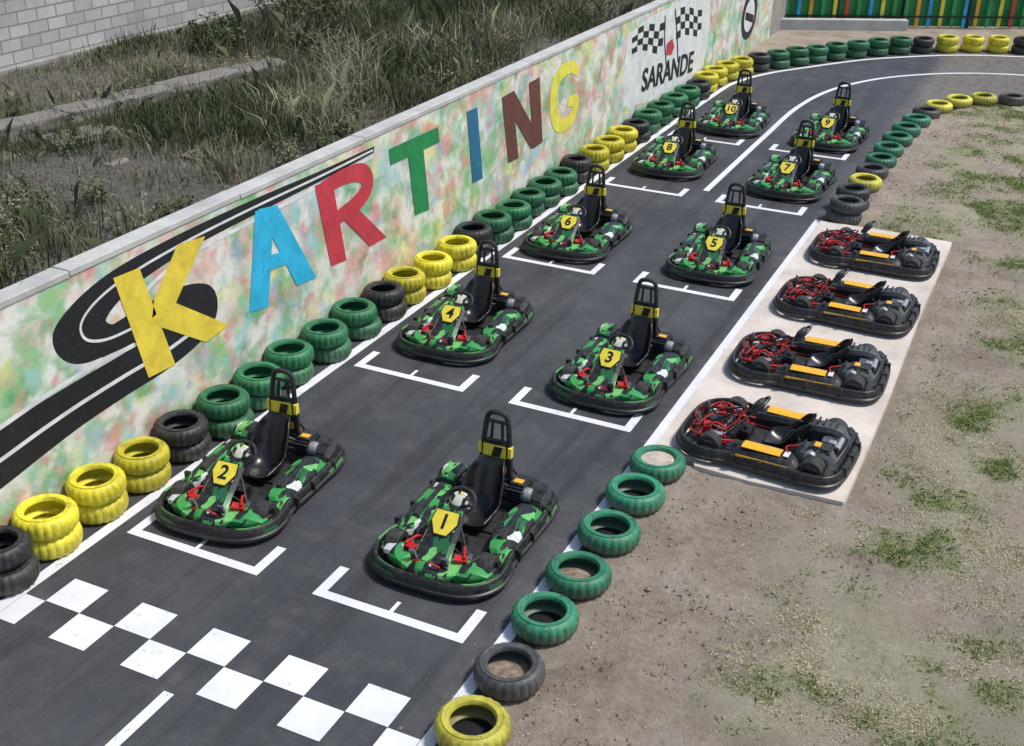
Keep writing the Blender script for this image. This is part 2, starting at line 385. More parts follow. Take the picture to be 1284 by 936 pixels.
def bodywork_mesh():
    mb=MB()
    pod(mb,1,0); pod(mb,-1,0)
    for s in(-1,1):
        mb.loft([[(s*x,y,z) for x,z in((.40,.24),(.42,.275),(.46,.275),(.48,.24))] for y in(-.22,.34)],2)
    secs=[]
    for y,hw,zc,ze in((-.945,.34,.15,.13),(-.91,.45,.20,.16),(-.85,.54,.225,.175),(-.76,.575,.23,.18),(-.68,.56,.225,.17),(-.64,.40,.205,.15)):
        top=[(x*hw,y+ (abs(x)**2)*.13,zc+(ze-zc)*abs(x)**2+.018*math.cos(x*9)) for x in(-1,-.83,-.66,-.5,-.33,-.16,0,.16,.33,.5,.66,.83,1)]
        bot=[(x,yy,z-.025) for x,yy,z in top[::-1]]
        secs.append(top+bot)
    mb.loft(secs,1)
    secs=[]
    for y,hw,z in((-.82,.20,.235),(-.72,.18,.27),(-.60,.165,.34),(-.48,.16,.42),(-.36,.155,.50),(-.31,.12,.53)):
        secs.append([(-hw,y,z-.03),(-hw*.75,y,z+.008),(hw*.75,y,z+.008),(hw,y,z-.03),(hw*.9,y+.02,z-.06),(-hw*.9,y+.02,z-.06)])
    mb.loft(secs,0)
    for s in(-1,1):
        secs=[]
        for y,xi,xo,zt in((.52,.38,.59,.24),(.62,.36,.61,.305),(.74,.36,.59,.31),(.84,.36,.53,.25),(.90,.34,.46,.19)):
            secs.append([(s*x,y,z) for x,z in((xi,.16),(xi,zt-.03),(xi+.03,zt),(xo-.05,zt),(xo,zt-.05),(xo,.15))])
        mb.loft(secs,2 if s>0 else 0)
    return mb.mesh("bodywork",[M['livery'],M['livery2'],M['blackplastic']],sharp=.45)
A=.66
def plate_mesh():
    mb=MB(); P=[(-.06,-.12),(.06,-.12),(.125,.0),(.110,.11),(-.110,.11),(-.125,.0)]
    mb.loft([[(x*1.10,y*1.10,-.004) for x,y in P],[(x*1.10,y*1.10,.008) for x,y in P]],1,False)
    mb.loft([[(x,y,.006) for x,y in P],[(x,y,.014) for x,y in P]],0,False)
    return mb.mesh("number_panel",[M['yellow'],M['blackplastic']])
def steering_mesh():
    mb=MB(); R=Matrix.Rotation(.75,3,'X'); c=Vector((0,-.15,.50))
    mb.tube([c+R@Vector((math.cos(a)*.15,math.sin(a)*.125,0)) for a in [2*math.pi*k/28 for k in range(28)]],.017,0,8,True)
    for a in(-.3,math.pi+.3,-math.pi/2): mb.tube([c,c+R@Vector((math.cos(a)*.14,math.sin(a)*.12,0))],.015,0)
    secs=[]
    for r,z in((.10,-.01),(.105,.02),(.085,.045),(.03,.055)):
        secs.append([c+R@Vector((math.cos(2*math.pi*k/12)*r,math.sin(2*math.pi*k/12)*r*.8,z)) for k in range(12)])
    mb.loft(secs,1)
    return mb.mesh("steering_wheel",[M['blackplastic'],M['cap']])
def seat_mesh():
    prof=catmull([(0,-.04,.17),(0,.06,.12),(0,.2,.085),(0,.34,.11),(0,.43,.20),(0,.49,.34),(0,.55,.49),(0,.585,.57)],4)
    n=len(prof); secs=[]
    for i,p in enumerate(prof):
        t=i/(n-1); hw=.175+.045*math.sin(math.pi*min(1,t*1.15)); hw*= (1-.30*max(0,t-.8)/.2)
        side=.03+.17*math.sin(math.pi*min(1,t*1.05))**.8
        a=prof[max(0,i-1)];b=prof[min(n-1,i+1)]; tg=(b-a).normalized(); nn=Vector((0,-tg.z,tg.y))
        sec=[]
        for u in(-1.08,-1,-.93,-.75,-.4,0,.4,.75,.93,1,1.08):
            k=abs(u); lift=side*max(0,(min(k,1)-.55)/.45)**1.6
            if k>1: lift-=.02
            sec.append(Vector((u*hw,p.y,p.z))+nn*lift)
        secs.append(sec)
    mb=MB(); mb.loft(secs,0,True,False,False)
    return mb.mesh("seat",[M['seat']],False,None)
def engine_mesh():
    mb=MB()
    mb.box((.27,.66,.22),(.17,.24,.20),0); 
    for k in range(5): mb.box((.27,.53,.15+.035*k),(.19,.04,.012),0)
    mb.lathe([(0,-.05),(.07,-.05),(.08,0),(.07,.05),(0,.05)],'X',(.38,.58,.24),16,1,False)
    mb.tube(catmull([(.25,.56,.28),(.1,.66,.24),(-.08,.74,.2),(-.26,.74,.2)],4),.022,2)
    mb.tube([(-.12,.76,.20),(-.36,.76,.20)],.05,0,12)
    mb.box((-.26,.60,.20),(.15,.20,.14),0)
    mb.tube(catmull([(-.2,.5,.28),(-.28,.35,.2),(-.33,.1,.12)],4),.012,0)
    mb.box((0,-.28,.13),(.22,.14,.12),3)
    mb.lathe([(0,0),(.03,0),(.03,.02),(0,.02)],'Z',(0,-.28,.19),12,0,False)
    mb.box((.09,.74,.30),(.08,.08,.06),1)
    mb.box((.27,.66,.335),(.15,.20,.03),0); mb.box((.27,.62,.353),(.10,.07,.008),4)
    return mb.mesh("engine",[M['dark'],M['silver'],M['steel'],M['black'],M['orange']])
def hoop_mesh():
    mb=MB(); y0=.66
    pts=[(-.165,y0-.02,.15),(-.16,y0,.42),(-.14,y0+.01,.68),(-.115,y0+.03,.92),(-.085,y0+.035,1.00),(0,y0+.037,1.02),(.085,y0+.035,1.00),(.115,y0+.03,.92),(.14,y0+.01,.68),(.16,y0,.42),(.165,y0-.02,.15)]
    mb.tube(catmull(pts,4),.027,0,10)
    mb.tube([(-.13,y0+.01,.72),(.13,y0+.01,.72)],.018,0); mb.tube([(-.1,y0+.028,.92),(.1,y0+.028,.92)],.018,0)
    mb.tube([(-.06,y0+.02,.72),(-.05,y0+.03,.92)],.016,0); mb.tube([(.06,y0+.02,.72),(.05,y0+.03,.92)],.016,0)
    for s in(-1,1): mb.tube([(s*.15,y0,.5),(s*.2,y0+.18,.2)],.013,0)
    mb.loft([[(-.145,y,.34),(.145,y,.34),(.14,y,.5),(.13,y+.0,.71),(-.13,y+.0,.71),(-.14,y,.5)] for y in(y0-.035,y0+.02)],0,False)
    mb.loft([[(-.125,y,.56),(.125,y,.56),(.118,y,.695),(-.118,y,.695)] for y in(y0-.042,y0-.038)],1,False)
    mb.loft([[(-.13,y,.40),(.13,y,.40),(.128,y,.48),(-.128,y,.48)] for y in(y0-.042,y0-.038)],3,False)
    mb.loft([[(-.03,y,.57),(.06,y,.57),(.09,y,.68),(.0,y,.68)] for y in(y0-.048,y0-.043)],0,False)
    for s in(-1,1): mb.box((s*.16,y0-.01,.63),(.035,.06,.11),1)
    return mb.mesh("headrest_hoop",[M['blackplastic'],M['yellow'],M['livery2'],M['orange']])
ME=dict(bumper=bumper_mesh(True),wheels=wheels_mesh(),chassis=chassis_mesh(M['dark']),bodywork=bodywork_mesh(),plate=plate_mesh(),
        steering=steering_mesh(),seat=seat_mesh(),engine=engine_mesh(),hoop=hoop_mesh())
digits={}
def put_seat(e,sc=None):
    s=obj("seat",ME['seat'],e,scale=sc); md=s.modifiers.new("thickness",'SOLIDIFY'); md.thickness=.014; md.offset=-1
    return s
def go_kart(x,y,yaw,num):
    e=empty("go_kart",(x,y,.008),(0,0,yaw))
    obj("bumper",ME['bumper'],e); obj("wheels",ME['wheels'],e); obj("chassis",ME['chassis'],e); obj("bodywork",ME['bodywork'],e)
    obj("number_panel",ME['plate'],e,(0,-.475,.447),(A,0,0))
    if num not in digits: digits[num]=text_mesh("digit",str(num),M['black'],.20,.0015)
    obj("number",digits[num],e,(0,-.475-.0175*math.sin(A),.447+.0175*math.cos(A)),(A,0,0))
    obj("steering_wheel",ME['steering'],e); put_seat(e); obj("engine",ME['engine'],e,bevel=.008); obj("headrest_hoop",ME['hoop'],e)
karts=[(-4.38,8.50,.03,1),(-6.72,8.28,.08,2),(-4.26,12.42,-.02,3),(-6.55,12.68,.04,4),(-6.57,16.58,.02,6),(-4.31,16.74,.03,5),
       (-6.53,21.25,.05,8),(-4.25,21.05,-.02,7),(-6.33,24.60,.06,10),(-4.27,24.50,-.03,9)]
for k in karts: go_kart(*k)

# twin engine karts parked on the concrete pad
def pods2():
    mb=MB(); pod(mb,1,0,-.02); pod(mb,-1,0,-.02)
    for s in(-1,1):
        mb.loft([[(s*x,y,z) for x,z in((.38,.238),(.46,.252),(.54,.240),(.54,.246),(.46,.259),(.38,.245))] for y in(-.16,.28)],1,False)
        mb.loft([[(s*x,y,z) for x,z in((.600,.13),(.606,.18),(.612,.18),(.606,.13))] for y in(-.2,.4)],1,False)
        mb.box((s*.46,.34,.247),(.12,.06,.01),2); mb.box((s*.46,-.24,.24),(.10,.05,.012),0)
    return mb.mesh("side_pods",[M['blackplastic'],M['orange'],M['white']],sharp=.45)
def cover2():
    mb=MB()
    for s in(-1,1):
        secs=[]
        for y,xi,xo,zt in((.36,.20,.34,.22),(.40,.18,.38,.29),(.46,.17,.41,.325),(.66,.17,.42,.34),(.78,.18,.41,.31),(.86,.20,.36,.22)):
            secs.append([(s*x,y,z) for x,z in((xi,.12),(xi,zt-.06),(xi+.03,zt-.01),(xi+.06,zt),(xo-.07,zt-.005),(xo-.02,zt-.05),(xo,zt-.10),(xo,.14))])
        mb.loft(secs,0)
        for k in range(4): mb.box((s*.295,.48+.07*k,.343-.004*k),(.14,.022,.014),1)
        mb.box((s*.415,.6,.24),(.02,.16,.07),1)
        secs=[]
        for y,xi,xo,zt in((.76,.38,.59,.20),(.80,.38,.59,.23),(.86,.34,.54,.22),(.90,.34,.47,.18)):
            secs.append([(s*x,y,z) for x,z in((xi,.17),(xi,zt-.02),(xi+.03,zt),(xo-.05,zt),(xo,zt-.05),(xo,.16))])
        mb.loft(secs,2)
        mb.tube(catmull([(s*.2,.40,.3),(s*.12,.30,.36),(s*.2,.2,.25)],4),.012,1)
        mb.tube(catmull([(s*.30,.42,.3),(s*.36,.30,.28),(s*.44,.36,.24)],4),.010,4)
    mb.tube(catmull([(-.3,.84,.2),(0,.88,.26),(.3,.84,.2)],5),.018,1)
    mb.box((0,.72,.20),(.26,.18,.14),1); mb.tube([(-.12,.80,.26),(.12,.80,.26)],.035,3,12)
    mb.box((0,.66,.28),(.12,.10,.02),0)
    return mb.mesh("engine_cover",[M['greycover'],M['dark'],M['blackplastic'],M['silver'],M['red']],sharp=.4)
def front2():
    mb=MB(); r=.014
    for s in(-1,1):
        mb.tube(catmull([(s*.05,-.88,.14),(s*.3,-.84,.16),(s*.42,-.7,.2),(s*.36,-.45,.16),(s*.22,-.3,.12)],4),r,0)
        mb.tube([(s*.1,-.80,.12),(s*.14,-.62,.26),(s*.05,-.35,.40)],.012,2)
        mb.tube([(s*.36,-.72,.18),(s*.12,-.6,.22),(s*.3,-.42,.16)],.012,0)
        mb.tube(catmull([(s*.12,-.7,.2),(s*.28,-.62,.28),(s*.24,-.45,.22),(s*.1,-.4,.18)],4),.010,2)
        mb.box((s*.25,-.66,.15),(.12,.10,.06),2,(.2,.3,.4)); mb.box((s*.34,-.50,.2),(.05,.10,.05),1,(0,.2,.2))
        mb.tube([(s*.40,-.80,.13),(s*.55,-.45,.15)],.014,2)
        mb.box((s*.2,-.83,.17),(.12,.03,.06),2); mb.box((s*.12,-.52,.13),(.10,.10,.08),2,(0,0,.3*s))
    mb.tube([(-.33,-.74,.13),(.33,-.74,.13)],.014,0); mb.tube([(-.3,-.5,.17),(.3,-.52,.17)],.012,3)
    mb.tube(catmull([(-.2,-.85,.2),(0,-.7,.3),(.1,-.5,.24),(.2,-.3,.2)],5),.009,2)
    mb.tube(catmull([(.25,-.8,.2),(.02,-.66,.28),(-.16,-.45,.22),(-.25,-.25,.2)],5),.009,0)
    mb.box((0,-.66,.17),(.14,.12,.10),2)
    return mb.mesh("front_frame",[M['red'],M['silver'],M['blackplastic'],M['steel']])
P2=pods2();C2=cover2();F2=front2(); CH2=chassis_mesh(M['red']); B2=bumper_mesh(False)
ST2=steering_mesh(); ST2.materials[1]=M['dark']
def twin_kart(x,y,yaw):
    e=empty("twin_engine_go_kart",(x,y,.068),(0,0,-math.pi/2+yaw)); e.scale=(.97,.94,1)
    obj("bumper",B2,e); obj("wheels",ME['wheels'],e); obj("chassis",CH2,e); obj("side_pods",P2,e)
    obj("engine_cover",C2,e); obj("front_frame",F2,e); obj("steering_wheel",ST2,e); put_seat(e,(1.05,.82,.86)); obj("engine",ME['engine'],e,bevel=.008)
for p in((-2.19,11.40,-.05),(-2.21,13.47,.03),(-2.18,15.60,-.03),(-2.21,17.80,.02)): twin_kart(*p)

# ------------------------------------------------------------------ tyre stacks
def tire_ring(mb,z0,mi,ox=0,oy=0,sc=1.0,tilt=0):
    R=.30*sc; r=.180*sc
    top=[(R,.125),(R-.004,.150),(R-.016,.172),(R-.034,.190),(R-.060,.199),(r+.062,.206),(r+.050,.200),(r+.034,.203),(r+.014,.200),(r+.004,.186),(r,.165),(r+.022,.150),(R-.035,.140)]
    bot=[(a,.206-b) for a,b in top[::-1]]
    prof=top+bot
    n=len(prof)
    def fn(k,i,rr):
        j=i if i<13 else n-1-i
        if j in(0,1,2): return rr-(.012 if (k%3==0) else 0)
        if j==3: return rr-(.006 if k%3==0 else 0)
        return rr
    mb.lathe([(a,b+z0) for a,b in prof],'Z',(ox,oy,0),72,mi,True,fn)
M['fill']=simple("dirt_fill",(.26,.20,.145),.95,0,.5,14,.8)
M['fill2']=simple("sand_fill",(.52,.44,.36),.95,0,.3,20,.8)
def stack_mesh(name,mt,mb2,dirt,seed,single=False):
    rnd=random.Random(seed); mb=MB()
    if single:
        tire_ring(mb,0,0)
        mb.lathe([(0,dirt+.015),(.1,dirt+.008),(.17,dirt-.005),(.21,dirt-.01)],'Z',(0,0,0),20,2 if dirt>.02 else 3,False)
        return mb.mesh(name,[mt,mb2,M['fill'],M['inner']],sharp=.7)
    tire_ring(mb,0,1,rnd.uniform(-.03,.03),rnd.uniform(-.03,.03)); tire_ring(mb,.203,0,rnd.uniform(-.015,.015),rnd.uniform(-.015,.015),rnd.uniform(.95,1.0))
    if dirt: mb.lathe([(0,dirt+.02),(.1,dirt+.012),(.17,dirt-.01),(.21,dirt-.02)],'Z',(0,0,0),20,2,False)
    else: mb.lathe([(0,.02),(.2,.02)],'Z',(0,0,0),20,3,False)
    return mb.mesh(name,[mt,mb2,M['fill'],M['inner']],sharp=.7)
SM={}
for i in range(3):
    SM['G',i]=stack_mesh("tires_green",M['tG'],M['tG'],0,i); SM['Y',i]=stack_mesh("tires_yellow",M['tY'],M['tY'],0,10+i); SM['K',i]=stack_mesh("tires_black",M['tK'],M['tK'],0,20+i)
    SM['k',i]=stack_mesh("tires_black_w",M['tKr'],M['tKr'],.26,50+i)
    SM['1g',i]=stack_mesh("tire_green_s",M['tGr'],M['tKr'],[.015,.06,.015][i],70+i,True); SM['1y',i]=stack_mesh("tire_yellow_s",M['tYr'],M['tKr'],[.06,.015,.015][i],80+i,True); SM['1k',i]=stack_mesh("tire_black_s",M['tKr'],M['tKr'],.07,90+i,True)
f_=stack_mesh("tire_green_filled",M['tGr'],M['tKr'],.165,60,True); f_.materials[2]=M['fill2']
SM['1f',0]=SM['1f',1]=SM['1f',2]=f_
cnt=0
def stack(x,y,c,z=0.0):
    global cnt; cnt+=1
    obj("tire" if c[0]=='1' else "tire_stack",SM[c,cnt%3],None,(x,y,z),(random.uniform(-.03,.03),random.uniform(-.03,.03),random.uniform(0,6.28)),0,(random.uniform(.97,1.03),random.uniform(.97,1.03),random.uniform(.95,1.05)))
LY=[5.35,6.01,6.60,7.25,7.89,8.53,9.18,9.85,10.52,11.24,12.00,12.64,13.26,13.93,14.70,15.36,15.99,16.68,17.37,18.01,18.70,19.47,20.24,20.96,21.74,22.5,23.25,24.05,24.9,25.75,26.55,27.3,28.05]
LC="KKYYYKGGGGGKYYYKGGGGGKYYYKGGGGKYY"
for y,c in zip(LY,LC): stack(-7.79+random.uniform(-.04,.04),y,c)
far=[(-7.72,28.8),(-7.55,29.5),(-7.28,30.15),(-6.95,30.75),(-6.6,31.35),(-6.23,31.95),(-5.85,32.5),(-5.4,33.1),(-4.95,33.65),(-4.46,34.15),(-3.93,34.65),(-3.35,35.1),(-2.74,35.5),(-2.09,35.78),(-1.44,35.96),(-.79,36.08),(-.14,36.15),(.5,36.2),(1.2,36.22),(1.85,36.2)]
for p,c in zip(far,"YYKGGGGGGGKYYYKGGGGK"): stack(p[0],p[1],c)
for x,y,c in[(-3.12,5.45,'1y'),(-3.11,6.13,'1y'),(-3.13,6.83,'1k'),(-3.15,7.58,'1g'),(-3.13,8.28,'1g'),(-3.13,9.04,'1g'),(-3.14,9.80,'1g'),(-3.13,10.47,'1f')]:
    stack(x,y,c,.012)
for x,y,c in[(-2.98,19.55,'k'),(-3.00,20.25,'k')]: stack(x,y,c)
for x,y,c in[(-3.03,21.5,'1y'),(-3.04,22.3,'1k'),(-3.02,23.1,'1g'),(-3.02,23.95,'1g'),(-2.99,24.8,'1g'),(-2.95,25.65,'1g'),(-2.87,26.5,'1g'),(-2.78,27.3,'1k'),(-2.62,28.05,'1y'),(-2.28,28.8,'1y'),(-1.80,29.3,'1y'),(-1.2,29.6,'1k'),(-.5,29.75,'1k'),(.2,29.8,'1g'),(.9,29.8,'1g'),(1.6,29.8,'1y')]:
    stack(x,y,c,.01)

# ------------------------------------------------------------------ track, lines
def sheet(name,polys,mat,z):
    vs=[];fs=[]
    for p in polys:
        o=len(vs); vs+=[(x,y,z) for x,y in p]; fs.append(tuple(range(o,o+len(p))))
    me=bpy.data.meshes.new(name); me.from_pydata(vs,[],fs); me.materials.append(mat); me.update()
    o=obj(name,me); 
    for p in me.polygons:
        if p.normal.z<0: p.flip()
    return o
outer=[(-8.12,-10),(-8.12,28.6),(-7.95,29.8),(-7.45,31.1),(-6.65,32.4),(-5.7,33.7),(-4.7,34.7),(-3.5,35.6),(-2.2,36.2),(-.8,36.5),(2,36.65),(14,36.7)]
inner=[(14,29.7),(1,29.7),(-1.1,29.55),(-1.75,29.2),(-2.15,28.75),(-2.5,28.0),(-2.72,27.1),(-2.9,25.5),(-2.98,22),(-3.02,19),(-3.10,10),(-3.10,-10)]
from mathutils.geometry import tessellate_polygon
trk=outer+inner
tris=tessellate_polygon([[Vector((x,y,0)) for x,y in trk]])
me=bpy.data.meshes.new("race_track"); me.from_pydata([(x,y,0) for x,y in trk],[],[tuple(t) for t in tris]); me.materials.append(M['asphalt']); me.update()
for p in me.polygons:
    if p.normal.z<0: p.flip()
obj("race_track",me)
def strip(pts,w):
    P=[Vector((x,y)) for x,y in pts]; out=[]; n=len(P); E=[]
    for i,p in enumerate(P):
        t=(P[min(n-1,i+1)]-P[max(0,i-1)]).normalized(); nn=Vector((-t.y,t.x))*w/2; E.append((p+nn,p-nn))
    for i in range(n-1): out.append([tuple(E[i][0]),tuple(E[i+1][0]),tuple(E[i+1][1]),tuple(E[i][1])])
    return out
def cm2(pts,n=6): return [(p.x,p.y) for p in catmull([(x,y,0) for x,y in pts],n)]
sheet("edge_line",strip(cm2([(-7.54,-8),(-7.53,10),(-7.54,20),(-7.50,27),(-7.38,28.6),(-6.95,29.9),(-6.25,31.1),(-5.2,32.7),(-4.2,33.75),(-3.1,34.65),(-2.0,35.2),(-.7,35.55),(2,35.7),(12,35.75)]),.12),M['line'],.004)
sheet("edge_line",strip([(-3.39,-8),(-3.39,10),(-3.38,19.4)],.12),M['line'],.004)
sheet("centre_line",strip(cm2([(-5.53,20.0),(-5.53,24),(-5.50,26.8),(-5.18,28.9),(-4.45,30.6),(-3.5,31.75),(-2.5,32.5),(-1.2,33.0),(1,33.3),(12,33.4)]),.11),M['line'],.004)
sheet("centre_line",strip([(-5.5,3.2),(-5.5,5.5)],.10),M['line'],.004)
s=.388; x0=-7.24; chk=[]
def q(xa,ya,xb,yb): return [(xa,ya),(xb,ya),(xb,yb),(xa,yb)]
for c in(0,2,4,6,8): chk.append(q(x0+c*s,5.945,x0+(c+1)*s,6.305))
for c in(1,3,5,7): chk.append(q(x0+c*s,5.58,x0+(c+1)*s,5.94))
chk.append(q(-7.475,5.58,x0,5.94)); chk.append(q(x0+9*s,5.58,-3.455,5.94))
sheet("start_line_checkers",chk,M['line'],.004)
for y in(7.13,11.2,15.4,19.53,23.2):
    for xa in(-5.21,-7.33):
        xb=xa+1.52
        sheet("grid_box_marking",[q(xa,y-.05,xb,y+.05),q(xa,y+.0501,xa+.1,y+.42),q(xb-.1,y+.0501,xb,y+.42),q((xa+xb)/2-.02,y+.0501,(xa+xb)/2+.02,y+.2)],M['line'],.004)
mb=MB(); P=[(-3.32,10.86),(-2.86,10.84),(-2.80,10.70),(-2.2,10.66),(-1.22,10.70),(-1.20,13),(-1.24,16),(-1.22,19.2),(-2.2,19.25),(-3.32,19.22)]
mb.loft([[(x,y,-.1) for x,y in P],[(x,y,.045) for x,y in P],[(x*.995-.01,y*.9995+.005,.06) for x,y in P]],0,False)
obj("concrete_pad",mb.mesh("concrete_pad",[M['pad']]))

# ------------------------------------------------------------------ ground
def inpoly(x,y,P):
    c=False; j=len(P)-1
    for i in range(len(P)):
        xi,yi=P[i];xj,yj=P[j]
        if (yi>y)!=(yj>y) and x<(xj-xi)*(y-yi)/(yj-yi)+xi: c=not c
        j=i
    return c
def hillz(x,y):
    d=-8.3-x
    z=2.06+.10*min(1,d/1.5)*mn.noise((x*.35,y*.35,1.3))*1.6+.05*mn.noise((x*1.3,y*1.3,7))+.03*mn.noise((x*3.3,y*3.3,2))
    return z
def vegmask(x,y):
    n=mn.fractal((x*.7+3,y*.7,0),1,2,4)
    lim=-2.0 if y<10.5 else (-1.1 if y<19.3 else -2.5)
    lim+=.5*mn.noise((x*.6,y*.6,12))
    far=min(1,max(0,(x-lim)/1.0))
    return max(0,min(1,n*1.3+.68))*far
def greenmask(x,y):
    gg=mn.fractal((x*1.0+9,y*1.0,20),1,2,4)
    b=.50 if y>17 else (.24 if y>11 else .03)
    return min(1,max(0,(gg-.03)*3.0+b))
def arange(a,b,s): 
    n=max(1,int(round((b-a)/s))); return [a+(b-a)*i/n for i in range(n)]
xs=arange(-200,-30,20)+arange(-30,-17,1)+arange(-17,-8.24,.2)+[-8.24,-8.2]+arange(-8.0,-3.4,.5)+arange(-3.4,3,.075)+arange(3,12,.5)+arange(12,200,15)+[200]
ys=arange(-200,-10,15)+arange(-10,2,.8)+arange(2,18,.09)+arange(18,32,.16)+arange(32,45,.3)+arange(45,60,2)+arange(60,400,20)+[400]
vs=[];cols=[]
for y in ys:
    for x in xs:
        if x<=-8.23:
            z=hillz(max(x,-40),y); cols.append((0,1,0,1))
        elif inpoly(x,y,trk): z=-.05; cols.append((0,0,0,1))
        elif -3.32<x<-1.15 and 10.75<y<19.2: z=-.05; cols.append((0,0,0,1))
        else:
            z=.012+.04*mn.noise((x*.9,y*.9,0))+.025*mn.noise((x*2.9,y*2.9,3))+.016*mn.noise((x*8,y*8,5))
            if x<-2.6: z=max(z,.01)
            if x<12:
                v=vegmask(x,y); cols.append((v,0,v*greenmask(x,y)*.75,1))
            else: cols.append((.6,0,.1,1))
        vs.append((x,y,z))
nx=len(xs); fs=[(j*nx+i,j*nx+i+1,(j+1)*nx+i+1,(j+1)*nx+i) for j in range(len(ys)-1) for i in range(nx-1)]
me=bpy.data.meshes.new("ground"); me.from_pydata(vs,[],fs); me.materials.append(M['ground'])
ca=me.color_attributes.new("mask",'FLOAT_COLOR','POINT'); ca.data.foreach_set("color",np.array(cols,dtype=np.float32).ravel())
me.polygons.foreach_set("use_smooth",[True]*len(fs)); me.update(); obj("ground",me)

# ------------------------------------------------------------------ grass
def blades(name,pos,hgt,wid,lean,colr):
    n=len(pos); a=np.random.rand(n)*2*np.pi; w=np.stack([np.cos(a),np.sin(a),np.zeros(n)],1)*wid[:,None]/2
    b=np.random.rand(n)*2*np.pi; l=np.stack([np.cos(b),np.sin(b),np.zeros(n)],1)*(lean*hgt)[:,None]
    up=np.zeros((n,3)); up[:,2]=hgt
    mid=pos+up*.6+l*.35; tip=pos+up*np.clip(1-lean*.3,.4,1)[:,None]+l
    V=np.stack([pos-w,pos+w,mid+w*.7,tip,mid-w*.7],1).reshape(-1,3)
    F=np.arange(n*5).reshape(n,5)
    me=bpy.data.meshes.new(name); me.from_pydata(V.tolist(),[],F.tolist()); me.materials.append(M['grass'])
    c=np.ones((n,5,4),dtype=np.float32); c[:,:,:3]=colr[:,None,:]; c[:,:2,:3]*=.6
    ca=me.color_attributes.new("Col",'FLOAT_COLOR','POINT'); ca.data.foreach_set("color",c.ravel()); me.update()
    return obj(name,me)
pos=[];hg=[];cl=[]
def clump(cx,cy,r,n,h,ca_,cb_):
    for _ in range(n):
        x=cx+random.gauss(0,r); y=cy+random.gauss(0,r)
        if x>-8.36 or x<-15.55: continue
        hh=h*(.45 if x<-14.2 and y<24 else 1)
        pos.append((x,y,hillz(x,y)-.02)); hg.append(hh*random.uniform(.5,1.2)); t=random.random()
        k=random.uniform(.7,1.25); cl.append([ (ca_[i]*(1-t)+cb_[i]*t)*k for i in range(3)])
dk=(.06,.085,.035); ol=(.16,.175,.08); dry=(.38,.34,.21); pale=(.58,.52,.35); brn=(.21,.175,.125)
for i in range(3300):
    cx=random.uniform(-15.5,-8.4); cy=random.uniform(3,42)
    n=mn.fractal((cx*.45,cy*.33,4),1,2,4)
    near=cx>-9.5
    if near and cy>9 and random.random()<.5: continue
    tall=1.35 if cy>15 and cx<-9.5 else 1
    if n>.08: clump(cx,cy,random.uniform(.12,.4),48,random.uniform(.2,.55)*tall,dk,ol)
    elif n>-.12: clump(cx,cy,random.uniform(.12,.35),30,random.uniform(.12,.42)*tall,ol,dry)
    elif random.random()<.75: clump(cx,cy,random.uniform(.08,.25),18,random.uniform(.08,.28),brn,dry)
for cx,cy,r,h,n,a,b in[(-9.6,13.6,.35,.7,420,ol,pale),(-10.2,15.5,.35,.7,300,dry,pale),(-8.9,7.0,.4,.45,500,dk,ol),(-9.5,8.2,.5,.55,500,dk,ol),(-9.2,11.3,.25,.4,150,dry,ol),(-11.6,19.5,.6,.9,600,dk,ol),(-11.0,23,.6,1.0,600,dk,ol),(-12.8,18,.5,.8,400,dk,brn),(-9.2,17.8,.3,.5,200,ol,pale),(-10.4,18.5,.4,.7,300,dry,pale),(-9.9,21,.4,.7,300,ol,pale),(-10.9,16.7,.3,.8,260,dry,pale)]:
    clump(cx,cy,r,n,h,a,b)
pos=np.array(pos);hg=np.array(hg);cl=np.array(cl)
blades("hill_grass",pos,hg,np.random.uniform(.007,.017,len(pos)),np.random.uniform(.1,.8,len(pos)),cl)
def leafy(name,plants):
    P=[];F=[];C=[]
    for (cx,cy,r,h,n,ca_,cb_) in plants:
        zb=hillz(cx,cy)
        stems=[(cx+random.gauss(0,r*.5),cy+random.gauss(0,r*.5),h*random.uniform(.5,1.1),random.gauss(0,.25),random.gauss(0,.25)) for _ in range(max(5,n//22))]
        for i in range(n):
            sx,sy,sh,lx,ly=random.choice(stems); u=random.uniform(.15,1)
            p=Vector((sx+lx*u*sh+random.gauss(0,.05),sy+ly*u*sh+random.gauss(0,.05),zb+u*sh))
            if p.x>-8.33: continue
            s=random.uniform(.015,.045)*(1.15-u*.5); a=Vector((random.gauss(0,1),random.gauss(0,1),random.gauss(0,.5))).normalized()*s; b=Vector((random.gauss(0,1),random.gauss(0,1),random.gauss(0,.5))).normalized()*s*.5
            o=len(P); P+=[tuple(p-a),tuple(p+b),tuple(p+a),tuple(p-b)]; F.append((o,o+1,o+2,o+3)); t=random.random()*(.4+.6*u); k=random.uniform(.75,1.25); C+=[tuple((ca_[j]*(1-t)+cb_[j]*t)*k for j in range(3))+(1,)]*4
    me=bpy.data.meshes.new(name); me.from_pydata(P,[],F); me.materials.append(M['grass']); cc=me.color_attributes.new("Col",'FLOAT_COLOR','POINT'); cc.data.foreach_set("color",np.array(C,dtype=np.float32).ravel()); return obj(name,me)
pl=[]
for i in range(260):
    cx=random.uniform(-14.6,-8.7); cy=random.uniform(5,40)
    if cx<-13.2 and cy<17: continue
    if mn.noise((cx*.4,cy*.3,8))<-.05: continue
    a,b=random.choice([((.05,.075,.03),(.14,.17,.07)),((.09,.11,.05),(.25,.25,.13)),((.16,.14,.08),(.38,.34,.2))])
    pl.append((cx,cy,random.uniform(.12,.35),random.uniform(.25,.7),random.randint(140,420),a,b))
leafy("hill_weeds",pl)
pos=[];hg=[];cl=[]
att=0
